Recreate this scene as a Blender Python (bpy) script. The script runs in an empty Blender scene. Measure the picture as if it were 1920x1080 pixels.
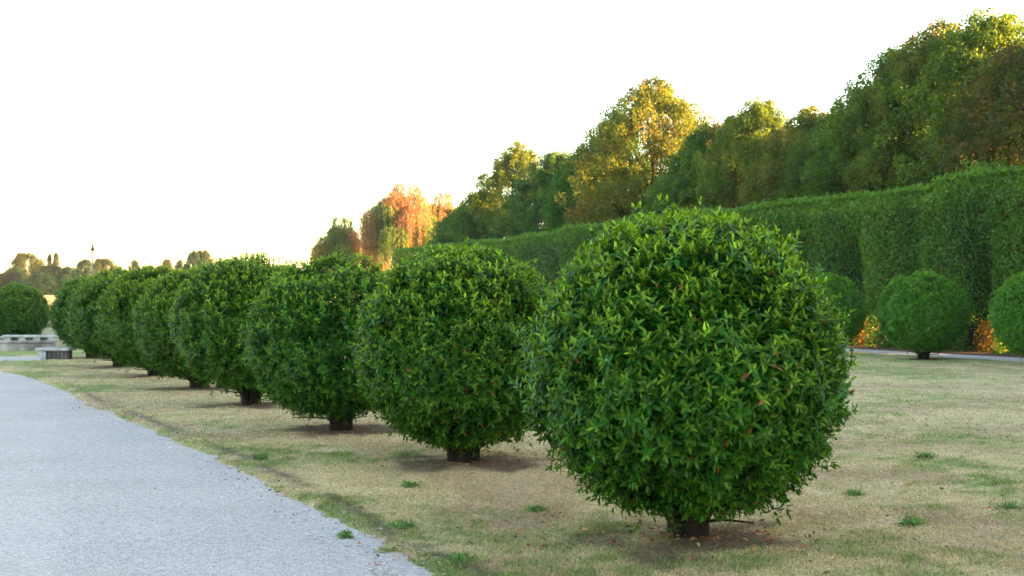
import bpy, math, random
import numpy as np
from mathutils import Vector

random.seed(7)
R0 = np.random.default_rng(11)
scene = bpy.context.scene
COL = scene.collection
F = 2500.0            # focal length in photo pixels
CAMZ = 1.62
HAZE = 0.0002
U = np.array([-0.403, 0.915]); V = np.array([0.915, 0.403]); O = np.array([1.22, 9.0])

def garden(s, t):
    """point from distance along the bush row (s) and across it (t)"""
    p = O + U * s + V * t
    return float(p[0]), float(p[1])
def st(x, y):
    dx = x - O[0]; dy = y - O[1]
    return dx * U[0] + dy * U[1], dx * V[0] + dy * V[1]

# ------------------------------------------------------------------ noise
_P = np.random.default_rng(3).random((64, 64, 64)).astype(np.float32)
def vnoise(x, y, z=0.0):
    x, y, z = np.broadcast_arrays(np.asarray(x, float), np.asarray(y, float), np.asarray(z, float))
    xi = np.floor(x).astype(int); yi = np.floor(y).astype(int); zi = np.floor(z).astype(int)
    fx = x - xi; fy = y - yi; fz = z - zi
    fx = fx * fx * (3 - 2 * fx); fy = fy * fy * (3 - 2 * fy); fz = fz * fz * (3 - 2 * fz)
    def g(a, b, c): return _P[(xi + a) & 63, (yi + b) & 63, (zi + c) & 63]
    c00 = g(0,0,0)*(1-fx)+g(1,0,0)*fx; c10 = g(0,1,0)*(1-fx)+g(1,1,0)*fx
    c01 = g(0,0,1)*(1-fx)+g(1,0,1)*fx; c11 = g(0,1,1)*(1-fx)+g(1,1,1)*fx
    return (c00*(1-fy)+c10*fy)*(1-fz)+(c01*(1-fy)+c11*fy)*fz
def fbm(x, y, z=0.0, o=4):
    s = 0; a = 0.5; tot = 0
    for i in range(o):
        k = 2.03 ** i
        s = s + a * vnoise(np.asarray(x) * k + 17 * i, np.asarray(y) * k + 5 * i, np.asarray(z) * k + 9 * i); tot += a; a *= 0.5
    return s / tot
def sm(x, a, b):
    q = np.clip((x - a) / (b - a), 0, 1); return q * q * (3 - 2 * q)
def unit(v): return v / np.maximum(np.linalg.norm(v, axis=-1, keepdims=True), 1e-9)

# ------------------------------------------------------------------ materials
def new_mat(name):
    m = bpy.data.materials.new(name); m.use_nodes = True
    nt = m.node_tree; nt.nodes.clear()
    out = nt.nodes.new('ShaderNodeOutputMaterial')
    return m, nt, out
def N(nt, t, **kw):
    n = nt.nodes.new(t)
    for k, v in kw.items(): setattr(n, k, v)
    return n
def mixc(nt, a, b, fac, mode='MIX'):
    n = N(nt, 'ShaderNodeMix', data_type='RGBA', blend_type=mode)
    for s, v in ((0, fac), (6, a), (7, b)):
        if hasattr(v, 'is_output'): nt.links.new(v, n.inputs[s])
        elif s == 0: n.inputs[0].default_value = v
        else: n.inputs[s].default_value = (*v, 1)
    return n.outputs[2]
def noise(nt, scale, detail=4, rough=0.55, vec=None):
    n = N(nt, 'ShaderNodeTexNoise'); n.inputs['Scale'].default_value = scale
    n.inputs['Detail'].default_value = detail; n.inputs['Roughness'].default_value = rough
    if vec is None:
        tc = N(nt, 'ShaderNodeTexCoord'); vec = tc.outputs['Object']
    nt.links.new(vec, n.inputs['Vector']); return n.outputs['Fac']
def ramp(nt, fac, stops):
    n = N(nt, 'ShaderNodeValToRGB'); cr = n.color_ramp
    while len(cr.elements) < len(stops): cr.elements.new(0.5)
    for e, (p, c) in zip(cr.elements, stops): e.position = p; e.color = (*c, 1) if len(c) == 3 else c
    nt.links.new(fac, n.inputs[0]); return n.outputs[0]
def attr(nt, name):
    n = N(nt, 'ShaderNodeAttribute'); n.attribute_name = name; return n

def leaf_material(name, translucent=0.3, rough=0.42, spec=0.4, tscale=(1.5, 1.35, 0.5)):
    m, nt, out = new_mat(name)
    a = attr(nt, 'tint').outputs['Color']
    oi = N(nt, 'ShaderNodeObjectInfo')
    c = mixc(nt, a, oi.outputs['Color'], 1.0, 'MULTIPLY')
    p = N(nt, 'ShaderNodeBsdfPrincipled'); nt.links.new(c, p.inputs['Base Color'])
    p.inputs['Roughness'].default_value = rough; p.inputs['Specular IOR Level'].default_value = spec
    t = N(nt, 'ShaderNodeBsdfTranslucent')
    nt.links.new(mixc(nt, c, tscale, 1.0, 'MULTIPLY'), t.inputs['Color'])
    mx = N(nt, 'ShaderNodeMixShader'); mx.inputs[0].default_value = translucent
    nt.links.new(p.outputs[0], mx.inputs[1]); nt.links.new(t.outputs[0], mx.inputs[2])
    nt.links.new(mx.outputs[0], out.inputs[0]); return m
def rough_material(name, stops, scale, bump=0.3, bscale=None, rough=0.9, detail=6, stretch=None):
    m, nt, out = new_mat(name)
    tc = N(nt, 'ShaderNodeTexCoord'); vec = tc.outputs['Object']
    if stretch:
        mp = N(nt, 'ShaderNodeMapping'); mp.inputs['Scale'].default_value = stretch
        nt.links.new(vec, mp.inputs['Vector']); vec = mp.outputs[0]
    f = noise(nt, scale, detail, 0.65, vec)
    p = N(nt, 'ShaderNodeBsdfPrincipled'); nt.links.new(ramp(nt, f, stops), p.inputs['Base Color'])
    p.inputs['Roughness'].default_value = rough; p.inputs['Specular IOR Level'].default_value = 0.25
    b = N(nt, 'ShaderNodeBump'); b.inputs['Strength'].default_value = bump; b.inputs['Distance'].default_value = 0.02
    nt.links.new(noise(nt, bscale or scale * 4, 4, 0.6, vec), b.inputs['Height'])
    nt.links.new(b.outputs[0], p.inputs['Normal']); nt.links.new(p.outputs[0], out.inputs[0]); return m

M_BUSH = leaf_material("glossy_bush_leaf", 0.22, 0.42, 0.16)
M_HEDGE = leaf_material('hedge_leaf', 0.34, 0.5, 0.3, (1.7, 1.35, 0.45))
M_TREE = leaf_material('tree_leaf', 0.5, 0.55, 0.25, (1.9, 1.35, 0.4))
M_GRASS = leaf_material('grass_blade', 0.3, 0.7, 0.1, (1.1, 1.1, 0.8))
M_DEAD = leaf_material('dead_leaf', 0.2, 0.7, 0.2, (1.2, 1.0, 0.7))
M_BARK = rough_material('dark_bark', [(0.3, (0.006, 0.005, 0.0045)), (0.7, (0.024, 0.019, 0.015))], 14, 0.8, 40, stretch=(1, 1, 0.25))
M_CORE = rough_material('hedge_filler', [(0.35, (0.012, 0.02, 0.008)), (0.7, (0.035, 0.05, 0.015))], 9, 0.8, 30)
M_STONE = rough_material('weathered_pale_stone', [(0.3, (0.20, 0.20, 0.21)), (0.5, (0.42, 0.43, 0.46)), (0.75, (0.60, 0.61, 0.64))], 5, 0.4, 30)
M_WALLST = rough_material('stained_wall_stone', [(0.3, (0.13, 0.11, 0.11)), (0.52, (0.27, 0.24, 0.24)), (0.72, (0.52, 0.5, 0.46))], 1.6, 0.4, 20)
M_STAIN = rough_material('streaked_dark_stone', [(0.35, (0.03, 0.026, 0.028)), (0.56, (0.09, 0.08, 0.085)), (0.72, (0.45, 0.46, 0.48))], 9, 0.3, 30, stretch=(1.2, 1.2, 0.12))
M_METAL = rough_material('dark_lamp_paint', [(0.3, (0.035, 0.02, 0.022)), (0.7, (0.06, 0.035, 0.038))], 20, 0.05, rough=0.45)
M_POLE = rough_material('faded_pole_paint', [(0.3, (0.20, 0.13, 0.12)), (0.7, (0.30, 0.2, 0.17))], 20, 0.05, rough=0.5)

# lawn: tints baked from what grows there (green patches, straw, soil, mulch), fine detail in nodes
def lawn_material():
    m, nt, out = new_mat('dry_lawn')
    a = attr(nt, 'tint').outputs['Color']
    geo = N(nt, 'ShaderNodeNewGeometry')
    f1 = noise(nt, 28, 7, 0.7, geo.outputs['Position']); f2 = noise(nt, 5, 7, 0.7, geo.outputs['Position'])
    c = mixc(nt, a, ramp(nt, f1, [(0.32, (0.40, 0.42, 0.38)), (0.5, (0.95, 0.95, 0.95)), (0.68, (1.5, 1.42, 1.3))]), 1.0, 'MULTIPLY')
    c = mixc(nt, c, ramp(nt, f2, [(0.35, (0.68, 0.78, 0.62)), (0.65, (1.2, 1.12, 1.1))]), 1.0, 'MULTIPLY')
    p = N(nt, 'ShaderNodeBsdfPrincipled'); nt.links.new(c, p.inputs['Base Color']); p.inputs['Roughness'].default_value = 0.95
    p.inputs['Specular IOR Level'].default_value = 0.1
    b = N(nt, 'ShaderNodeBump'); b.inputs['Strength'].default_value = 0.7; b.inputs['Distance'].default_value = 0.03
    nt.links.new(f1, b.inputs['Height']); nt.links.new(b.outputs[0], p.inputs['Normal'])
    nt.links.new(p.outputs[0], out.inputs[0]); return m
M_LAWN = lawn_material()
def gravel_material():
    m, nt, out = new_mat('pale_gravel')
    geo = N(nt, 'ShaderNodeNewGeometry'); P = geo.outputs['Position']
    v = N(nt, 'ShaderNodeTexVoronoi'); v.inputs['Scale'].default_value = 110; nt.links.new(P, v.inputs['Vector'])
    bw = N(nt, 'ShaderNodeSeparateColor'); nt.links.new(v.outputs['Color'], bw.inputs[0])
    c = ramp(nt, bw.outputs[0], [(0.0, (0.28, 0.24, 0.23)), (0.2, (0.455, 0.395, 0.38)), (0.8, (0.53, 0.462, 0.445)), (1.0, (0.70, 0.63, 0.60))])
    c = mixc(nt, c, ramp(nt, noise(nt, 0.7, 6, 0.6, P), [(0.3, (0.90, 0.89, 0.88)), (0.7, (1.06, 1.06, 1.06))]), 1.0, 'MULTIPLY')
    c = mixc(nt, c, ramp(nt, noise(nt, 14, 5, 0.7, P), [(0.3, (0.78, 0.77, 0.77)), (0.6, (1.06, 1.06, 1.06))]), 1.0, 'MULTIPLY')
    p = N(nt, 'ShaderNodeBsdfPrincipled'); nt.links.new(c, p.inputs['Base Color']); p.inputs['Roughness'].default_value = 0.9
    p.inputs['Specular IOR Level'].default_value = 0.2
    b = N(nt, 'ShaderNodeBump'); b.inputs['Strength'].default_value = 0.6; b.inputs['Distance'].default_value = 0.008
    nt.links.new(v.outputs['Distance'], b.inputs['Height']); nt.links.new(b.outputs[0], p.inputs['Normal'])
    nt.links.new(p.outputs[0], out.inputs[0]); return m
M_GRAVEL = gravel_material()
M_FIELD = rough_material('ripe_field', [(0.3, (0.30, 0.20, 0.07)), (0.7, (0.46, 0.33, 0.13))], 0.8, 0.4, 4)
M_GROUND = rough_material('far_dry_grass', [(0.3, (0.10, 0.115, 0.045)), (0.5, (0.19, 0.17, 0.08)), (0.7, (0.26, 0.215, 0.12))], 0.35, 0.5, 6)
M_SOIL = rough_material('bare_soil', [(0.3, (0.05, 0.036, 0.026)), (0.7, (0.13, 0.09, 0.065))], 6, 0.8, 40)

# ------------------------------------------------------------------ mesh helpers
def mesh_tris(name, verts, tris, mat, tint=None, smooth=True):
    verts = np.asarray(verts, np.float32); tris = np.asarray(tris, np.int32)
    me = bpy.data.meshes.new(name)
    me.vertices.add(len(verts)); me.vertices.foreach_set('co', verts.ravel())
    k = tris.shape[1]
    me.loops.add(tris.size); me.loops.foreach_set('vertex_index', tris.ravel())
    me.polygons.add(len(tris)); me.polygons.foreach_set('loop_start', np.arange(len(tris), dtype=np.int32) * k)
    if smooth: me.polygons.foreach_set('use_smooth', np.ones(len(tris), bool))
    if tint is not None:
        at = me.attributes.new('tint', 'FLOAT_COLOR', 'POINT')
        rgba = np.ones((len(verts), 4), np.float32); rgba[:, :3] = tint
        at.data.foreach_set('color', rgba.ravel())
    me.update(calc_edges=True); me.materials.append(mat); return me
def obj(name, me, parent=None, loc=(0, 0, 0), rz=0.0):
    o = bpy.data.objects.new(name, me); COL.objects.link(o)
    o.location = loc; o.rotation_euler = (0, 0, rz); o.parent = parent; return o
def tag(o, label, cat, group=None, kind=None):
    if label: o['label'] = label
    if cat: o['category'] = cat
    if group: o['group'] = group
    if kind: o['kind'] = kind
    return o
def struct(name, me, loc=(0, 0, 0)):
    o = obj(name, me, None, loc); o['kind'] = 'structure'; return o

def leaves(base, axis, nrm, L, W, bend, tint, detailed=True):
    """many leaves at once: base (n,3), axis (n,3) leaf direction, nrm (n,3) roughly the upper side"""
    axis = unit(axis); side = unit(np.cross(axis, nrm)); nrm = np.cross(side, axis)
    n = len(base); L = L[:, None]; W = W[:, None]; bend = bend[:, None]
    if detailed:
        def pt(u, w, lift): return base + axis * L * u - nrm * bend * L * u * u + side * W * w + nrm * W * lift
        vs = [pt(0, 0, 0), pt(.3, -.42, .12), pt(.3, 0, 0), pt(.3, .42, .12), pt(.64, -.40, .12), pt(.64, 0, 0), pt(.64, .40, .12), pt(1, 0, 0)]
        f = np.array([[0,2,1],[0,3,2],[1,2,5],[1,5,4],[2,3,6],[2,6,5],[4,5,7],[5,6,7]])
    else:
        def pt(u, w, lift): return base + axis * L * u - nrm * bend * L * u * u + side * W * w + nrm * W * lift
        vs = [pt(0, 0, 0), pt(.45, -.5, .12), pt(1, 0, 0), pt(.45, .5, .12)]
        f = np.array([[0,3,2],[0,2,1]])
    k = len(vs)
    verts = np.stack(vs, 1).reshape(-1, 3)
    tris = (f[None] + (np.arange(n) * k)[:, None, None]).reshape(-1, 3)
    return verts, tris, np.repeat(tint, k, 0)
def join(parts):
    vs, fs, ts, off = [], [], [], 0
    for v, f, t in parts: vs.append(v); fs.append(f + off); ts.append(t); off += len(v)
    return np.concatenate(vs), np.concatenate(fs), np.concatenate(ts)

def tube(path, radii, sides=8):
    path = np.asarray(path, float); m = len(path); V_, F_ = [], []
    d = unit(np.gradient(path, axis=0))
    for i in range(m):
        ref = np.array([1., 0, 0]) if abs(d[i][2]) > 0.6 else np.array([0, 0, 1.])
        a = unit(np.cross(d[i], ref)); b = np.cross(d[i], a)
        for j in range(sides):
            q = 2 * math.pi * j / sides
            V_.append(path[i] + radii[i] * (math.cos(q) * a + math.sin(q) * b))
    for i in range(m - 1):
        for j in range(sides):
            p, q = i * sides + j, i * sides + (j + 1) % sides
            F_ += [[p, q, q + sides], [p, q + sides, p + sides]]
    c = len(V_); V_.append(path[-1])
    F_ += [[(m - 1) * sides + j, (m - 1) * sides + (j + 1) % sides, c] for j in range(sides)]
    return np.array(V_), np.array(F_), np.ones((len(V_), 3))
def lathe(profile, sides=20):
    V_, F_ = [], []
    for r, z in profile:
        for j in range(sides):
            q = 2 * math.pi * j / sides; V_.append((r * math.cos(q), r * math.sin(q), z))
    for i in range(len(profile) - 1):
        for j in range(sides):
            p, q = i * sides + j, i * sides + (j + 1) % sides
            F_ += [[p, q, q + sides], [p, q + sides, p + sides]]
    return np.array(V_), np.array(F_), np.ones((len(V_), 3))
def bevel_box(name, x0, x1, y0, y1, z0, z1, mat, bev=0.012, jit=0.0, cuts=0):
    import bmesh
    bm = bmesh.new(); bmesh.ops.create_cube(bm, size=1)
    for v in bm.verts: v.co = Vector(((x0 + x1) / 2 + v.co.x * (x1 - x0), (y0 + y1) / 2 + v.co.y * (y1 - y0), (z0 + z1) / 2 + v.co.z * (z1 - z0)))
    bmesh.ops.bevel(bm, geom=bm.edges[:], offset=bev, segments=2, affect='EDGES')
    if cuts: bmesh.ops.subdivide_edges(bm, edges=[e for e in bm.edges if e.calc_length() > 0.3], cuts=cuts, use_grid_fill=True)
    if jit:
        for v in bm.verts: v.co += Vector((random.uniform(-jit, jit), random.uniform(-jit, jit), random.uniform(-jit, jit)))
    me = bpy.data.meshes.new(name); bm.to_mesh(me); bm.free(); me.materials.append(mat); return me

# ------------------------------------------------------------------ clipped ball bushes
def shoots(P, A, rng, per, Lr, young, old, detailed=True, spread=(22, 82), blen=0.09, wl=0.3, toplit=.6):
    """whorls of leaves round shoots: P shoot base, A shoot axis"""
    n = len(P); toplit = np.broadcast_to(toplit, (n,)); ref = unit(rng.normal(size=(n, 3)))
    a = unit(np.cross(A, ref)); b = np.cross(A, a); ph = rng.random(n) * 6.28
    parts = []
    stint = rng.normal(size=(n, 1)) * 0.16
    for k in range(per):
        q = k / max(per - 1, 1)                        # 0 = low on the shoot, 1 = tip
        az = ph + (k // 2) * 1.57 + (k % 2) * 3.1416 + rng.normal(size=n) * 0.25
        el = np.radians(spread[1] + (spread[0] - spread[1]) * q + rng.normal(size=n) * 9)
        rad = np.cos(az)[:, None] * a + np.sin(az)[:, None] * b
        ax = np.cos(el)[:, None] * A + np.sin(el)[:, None] * rad
        nr = np.sin(el)[:, None] * A - np.cos(el)[:, None] * rad
        L = rng.uniform(*Lr, n) * (1.0 - 0.32 * q)
        t = (np.clip(q * 1.5 - 0.6 + rng.normal(size=n) * 0.12, 0, 1) * np.clip(.22 + .85 * toplit, .1, 1.1))[:, None]
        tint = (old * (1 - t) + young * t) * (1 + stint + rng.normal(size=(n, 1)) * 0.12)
        tint = np.clip(tint, 0.003, 1)
        parts.append(leaves(P + A * (blen * q * rng.uniform(.7, 1.2, (n, 1))), ax, nr, L, L * rng.uniform(wl * .85, wl * 1.15, n), rng.uniform(0.1, 0.62, n), tint, detailed))
    return join(parts)

YOUNG_LIT = np.array([0.235, 0.39, 0.012]); OLD_SHADED = np.array([0.020, 0.094, 0.008])  # shoot tip and base leaf colours, also mixed by height as painted top light
def bush_crown(r, rz, cz, seed, n_out=2300, n_in=1500, Lr=(0.051, 0.086), detailed=True, per=10, lump=0.07, young=YOUNG_LIT, old=OLD_SHADED, blen=.08, wl=.40):
    rng = np.random.default_rng(seed)
    def dirs(n):
        i = np.arange(n) + 0.5; z = 1 - 2 * i / n; ph = i * 2.399963
        d = np.stack([np.sqrt(1 - z * z) * np.cos(ph), np.sqrt(1 - z * z) * np.sin(ph), z], 1)
        return unit(d + rng.normal(size=(n, 3)) * 0.035)
    def surf(d, depth):
        q = 1 + lump * (fbm(d[:, 0] * 1.8 + seed * 3.1, d[:, 1] * 1.8 + 7, d[:, 2] * 1.8 + 3, 2) - .5) * 2 \
              + lump * 0.7 * (vnoise(d[:, 0] * 5 + seed, d[:, 1] * 5 + 9, d[:, 2] * 5 + 30) - .5) * 2
        p = d * q[:, None] * np.array([r, r, rz])
        # flattened, slightly ragged underside
        lo = -rz * 0.91
        p[:, 2] = np.where(p[:, 2] < lo, lo + (p[:, 2] - lo) * 0.35, p[:, 2])
        return p - unit(p) * depth[:, None] + np.array([0, 0, cz])
    d = dirs(n_out); up = np.array([0, 0, 1.])
    g = vnoise(d[:, 0] * 3.3 + 50 + seed, d[:, 1] * 3.3, d[:, 2] * 3.3)
    dep = 0.05 + rng.random(n_out) * 0.10 + 0.16 * sm(g, .62, .85)
    dep = np.where(rng.random(n_out) < 0.018, 0.0 - rng.random(n_out) * 0.04, dep)
    keep = rng.random(n_out) > 0.08
    P = surf(d, dep)
    lift = (np.clip(.25 + 1.1 * (d[:, 2] + .45), -.25, 1.15))[:, None]
    A = unit(d * .8 + up * lift + rng.normal(size=d.shape) * 0.27)
    P, A = P[keep], A[keep]; toplit = np.clip(.20 + .85 * d[keep][:, 2] + rng.normal(size=len(P)) * .22, 0, 1)  # top light painted into leaf colour: lime above, dark below
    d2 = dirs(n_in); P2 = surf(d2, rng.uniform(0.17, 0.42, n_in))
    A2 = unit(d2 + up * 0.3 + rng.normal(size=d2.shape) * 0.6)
    o = shoots(P, A, rng, per, Lr, young, old, detailed, blen=blen, wl=wl, toplit=toplit)
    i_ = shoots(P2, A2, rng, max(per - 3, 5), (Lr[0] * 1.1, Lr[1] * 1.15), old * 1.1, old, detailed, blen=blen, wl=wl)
    parts = [o, i_]
    # drooping shoots that hang below the clipped skirt
    nd = 150; ang = rng.random(nd) * 6.283; rr = r * np.where(rng.random(nd) < .55, rng.uniform(0.3, 0.85, nd), rng.uniform(.12, .34, nd))
    zc = cz - rz * np.sqrt(np.clip(1 - (rr / r) ** 2, 0, 1)) * 0.9
    Pd = np.stack([rr * np.cos(ang), rr * np.sin(ang), np.maximum(zc + 0.06, .16)], 1)
    Ad = unit(np.stack([np.cos(ang) * .8, np.sin(ang) * .8, -np.ones(nd) * .9], 1) + rng.normal(size=(nd, 3)) * .25)
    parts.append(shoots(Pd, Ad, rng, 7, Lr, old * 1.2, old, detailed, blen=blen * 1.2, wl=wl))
    v, f, t = join(parts)
    # a few dead brown leaves caught in the crown
    nl = 8 if detailed else 4; cnt = len(v) // nl; dead = rng.random(cnt) < 0.006
    dm = np.repeat(dead, nl); t[:dm.size][dm] = np.array([0.20, 0.07, 0.025])
    v[:, 2] = np.maximum(v[:, 2], 0.03)
    return v, f, t
def bush_trunk(seed, top=0.75, spread=0.62, thick=0.092, n=12):
    rng = np.random.default_rng(seed); parts = []
    parts.append(tube([(0, 0, -.06), (0, 0, .02), (0.01, 0, .14), (0.02, 0.01, .35), (0.0, .03, .8)], [thick * 1.2, thick * .95, thick * .75, thick * .7, thick * .4], 12))
    for k in range(n):
        a = 6.283 * k / n + rng.normal() * .25; r0 = thick * rng.uniform(.7, 1.35); s = rng.uniform(.6, 1.1) * spread
        p = [(r0 * math.cos(a), r0 * math.sin(a), -.05), (r0 * 1.15 * math.cos(a), r0 * 1.15 * math.sin(a), .12)]
        for q in (.35, .7, 1.0):
            p.append(((r0 + s * q) * math.cos(a + .2 * q), (r0 + s * q) * math.sin(a + .2 * q), .12 + (top) * q ** .8))
        parts.append(tube(p, [thick * .62, thick * .45, thick * .34, thick * .22, thick * .1], 7))
    # fine low twigs
    for k in range(14):
        a = rng.random() * 6.283; z0 = rng.uniform(.1, .3); s = rng.uniform(.25, .6)
        parts.append(tube([(thick * math.cos(a), thick * math.sin(a), z0), (s * .5 * math.cos(a + .3), s * .5 * math.sin(a + .3), z0 + .02), (s * math.cos(a), s * math.sin(a), z0 + rng.uniform(0, .25))], [.012, .009, .005], 5))
    return join(parts)

crown_meshes = []
for k, (r, rz, cz, sd) in enumerate([(1.10, .97, 1.10, 1), (1.07, .97, 1.10, 2), (1.10, .97, 1.10, 5), (1.09, .97, 1.11, 9)]):
    no, ni = (6000, 2200) if k < 2 else (4600, 1600)
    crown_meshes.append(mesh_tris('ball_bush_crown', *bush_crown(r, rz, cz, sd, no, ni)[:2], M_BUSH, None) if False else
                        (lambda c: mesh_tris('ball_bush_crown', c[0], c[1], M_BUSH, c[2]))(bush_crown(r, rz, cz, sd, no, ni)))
trunk_meshes = [(lambda c: mesh_tris('bush_trunk', c[0], c[1], M_BARK))(bush_trunk(s)) for s in (1, 2, 3)]

def at(px, Y): return ((px - 960) / F * Y, Y)
BUSHES = []   # (x, y)
def ball_bush(px, Y, ci, ti, scale, rz, label, color=(1, 1, 1), zs=1.0, group='ball-clipped bushes in the row beside the gravel path'):
    x, y = at(px, Y); BUSHES.append((x, y))
    e = obj('ball_bush', None, None, (x, y, 0.03), rz); e.scale = (scale * (1 + .03 * math.sin(px)), scale * (1 - .03 * math.sin(px)), scale * zs * (1 + .025 * math.cos(px * 1.7))); e.rotation_euler = (.035 * math.sin(px * 3), .035 * math.cos(px * 2), rz)
    tag(e, label, 'bush', group)
    c = obj('crown', crown_meshes[ci], e); c.color = (*color, 1)
    obj('trunk', trunk_meshes[ti], e); return e
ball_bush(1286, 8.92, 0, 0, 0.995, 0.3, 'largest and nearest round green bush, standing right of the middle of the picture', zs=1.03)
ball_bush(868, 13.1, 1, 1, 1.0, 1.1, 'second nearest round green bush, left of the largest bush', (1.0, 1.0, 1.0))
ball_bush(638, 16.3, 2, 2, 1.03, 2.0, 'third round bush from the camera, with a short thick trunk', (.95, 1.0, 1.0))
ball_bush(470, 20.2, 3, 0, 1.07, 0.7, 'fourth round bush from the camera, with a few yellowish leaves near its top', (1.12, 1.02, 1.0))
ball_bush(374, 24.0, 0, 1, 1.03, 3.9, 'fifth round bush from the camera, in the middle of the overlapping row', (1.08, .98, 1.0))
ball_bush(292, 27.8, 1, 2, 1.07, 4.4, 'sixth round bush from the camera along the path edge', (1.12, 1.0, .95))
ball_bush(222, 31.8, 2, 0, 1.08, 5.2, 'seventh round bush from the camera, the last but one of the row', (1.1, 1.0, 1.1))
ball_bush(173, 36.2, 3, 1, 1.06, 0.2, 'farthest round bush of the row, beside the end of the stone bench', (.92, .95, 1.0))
BUSHES_ROW = list(BUSHES)
ball_bush(33, 46.0, 1, 1, 1.02, 2.7, 'round bush behind the white stone bench at the left edge of the picture', (.85, .85, 1.1), group='round bushes away from the row')

# second row: denser, finer-leaved balls beside the hedge path
def small_balls():
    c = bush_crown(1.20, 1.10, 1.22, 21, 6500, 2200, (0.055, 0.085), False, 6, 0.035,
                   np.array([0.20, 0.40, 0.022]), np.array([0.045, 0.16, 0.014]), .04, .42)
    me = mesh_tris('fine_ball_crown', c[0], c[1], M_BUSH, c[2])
    for px, Y, rz, sc, lab in ((1730, 35.6, 0, 1.02, 'whole smooth round bush on the right lawn in front of the tall hedge'),
                           (1954, 32.2, 2.1, 1.02, 'smooth round bush cut off by the right edge of the picture'),
                           (1547, 40.0, 4.0, 1.04, 'smooth dark round bush half hidden behind the largest bush')):
        x, y = at(px, Y); BUSHES.append((x, y))
        e = obj('ball_bush', None, None, (x, y, 0.03), rz); e.scale = (sc,) * 3
        tag(e, lab, 'bush', 'smooth round bushes beside the hedge path')
        obj('crown', me, e); obj('trunk', trunk_meshes[0], e)
small_balls()

# ------------------------------------------------------------------ lawn, paths, ground
EDGE = np.array([(2.2, 2.0), (1.12, 4.4), (0.26, 6.1), (-.58, 7.9), (-1.45, 9.93), (-2.36, 12), (-3.0, 13.4), (-3.75, 14.9), (-4.76, 16.9), (-5.3, 18), (-5.97, 19.4),
                 (-6.6, 20.5), (-7.9, 23.5), (-8.98, 25.6), (-9.97, 27.4), (-11.0, 29.3), (-11.9, 30.6), (-13.6, 31.6), (-17, 32.6), (-24, 33.6), (-40, 34.5)])
def edge_dist(x, y):
    """signed distance to the left path edge, positive on the lawn"""
    best = np.full(x.shape, 1e9); sgn = np.ones(x.shape)
    for (ax, ay), (bx, by) in zip(EDGE[:-1], EDGE[1:]):
        dx, dy = bx - ax, by - ay
        q = np.clip(((x - ax) * dx + (y - ay) * dy) / (dx * dx + dy * dy), 0, 1)
        d = np.hypot(x - ax - q * dx, y - ay - q * dy)
        cr = dx * (y - ay) - dy * (x - ax)
        upd = d < best; best = np.where(upd, d, best); sgn = np.where(upd, np.where(cr < 0, 1, -1), sgn)
    return best * sgn
def lawn_sd(x, y):
    e = edge_dist(x, y); s, t = st(x, y)
    r = 21.15 - t
    cross = np.maximum(np.maximum(35.0 - 0.02 * (x + 13) - y, y - 38.0), x + 12.4)     # outside the cross path: positive
    return np.minimum(np.minimum(e, r), cross), e
def greenness(x, y, e):
    g = fbm(x / 1.7 + 3, y / 1.7 + 8, 0, 4) * 0.75 + fbm(x / .35, y / .35, 5, 3) * 0.55 - 0.21 + (vnoise(x * 9, y * 9, 3) - .5) * .34
    s, t = st(x, y)
    g = g + 0.13 * sm(y, 24, 31) - 0.05 * sm(y, 12, 16) * (1 - sm(y, 22, 25))
    g = g + 0.16 * (1 - sm(y, 8.2, 10.2)) * sm(-t, -.5, 1.2) + .05 * (1 - sm(y, 7.6, 9))
    g = g + 0.08 * (1 - sm(e, 0.05, 0.5)) + 0.3 * sm(y, 38, 38.6)
    g = g - .10 * sm(t, -1.2, 0) * (1 - sm(t, 1.2, 2.6)) * sm(y, 9.6, 11)
    return np.clip(sm(g, 0.36, 0.80), 0, 1) * .85
STRAW = np.array([0.53, 0.42, 0.26]); STRAW2 = np.array([0.45, 0.33, 0.215]); GREEN = np.array([0.20, 0.275, 0.085]); SOIL = np.array([0.10, 0.066, 0.05])
def lawn_tint(x, y, e):
    g = greenness(x, y, e)[..., None]
    b = sm(fbm(x / 1.1 + 31, y / 1.1 + 2, 3, 3), .45, .7)[..., None]
    c = STRAW * (1 - b) + STRAW2 * b
    c = c * (1 - g) + GREEN * g
    # bare lip where the turf drops to the gravel
    lip = np.exp(-((e - 0.30 - .12 * (fbm(x * 1.3, y * 1.3, 8, 2) - .5)) / 0.07) ** 2) * sm(fbm(x * 2, y * 2, 4, 2), .30, .55)
    lip = (lip * .75 * (1 - sm(y, 20, 27)))[..., None]; c = c * (1 - lip) + np.array([.12, .095, .085]) * lip
    s, t = st(x, y)
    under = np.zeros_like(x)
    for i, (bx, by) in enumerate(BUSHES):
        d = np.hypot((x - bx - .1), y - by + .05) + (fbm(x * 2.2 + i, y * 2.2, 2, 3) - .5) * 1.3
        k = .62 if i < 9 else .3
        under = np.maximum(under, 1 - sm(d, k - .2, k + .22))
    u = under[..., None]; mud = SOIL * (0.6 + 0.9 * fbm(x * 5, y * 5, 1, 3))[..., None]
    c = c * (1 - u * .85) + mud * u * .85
    soil = sm(t, 21.0, 21.2)[..., None]
    c = c * (1 - soil) + np.array([.12, .07, .05]) * soil
    return c, under
def grid_mesh(name, xs, ys, fn, mat):
    X, Y = np.meshgrid(xs, ys, indexing='ij'); Z, T = fn(X, Y)
    nx, ny = X.shape; idx = np.arange(nx * ny).reshape(nx, ny)
    q = np.stack([idx[:-1, :-1], idx[1:, :-1], idx[1:, 1:], idx[:-1, 1:]], -1).reshape(-1, 4)
    return mesh_tris(name, np.stack([X, Y, Z], -1).reshape(-1, 3), q, mat, None if T is None else T.reshape(-1, 3))
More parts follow.
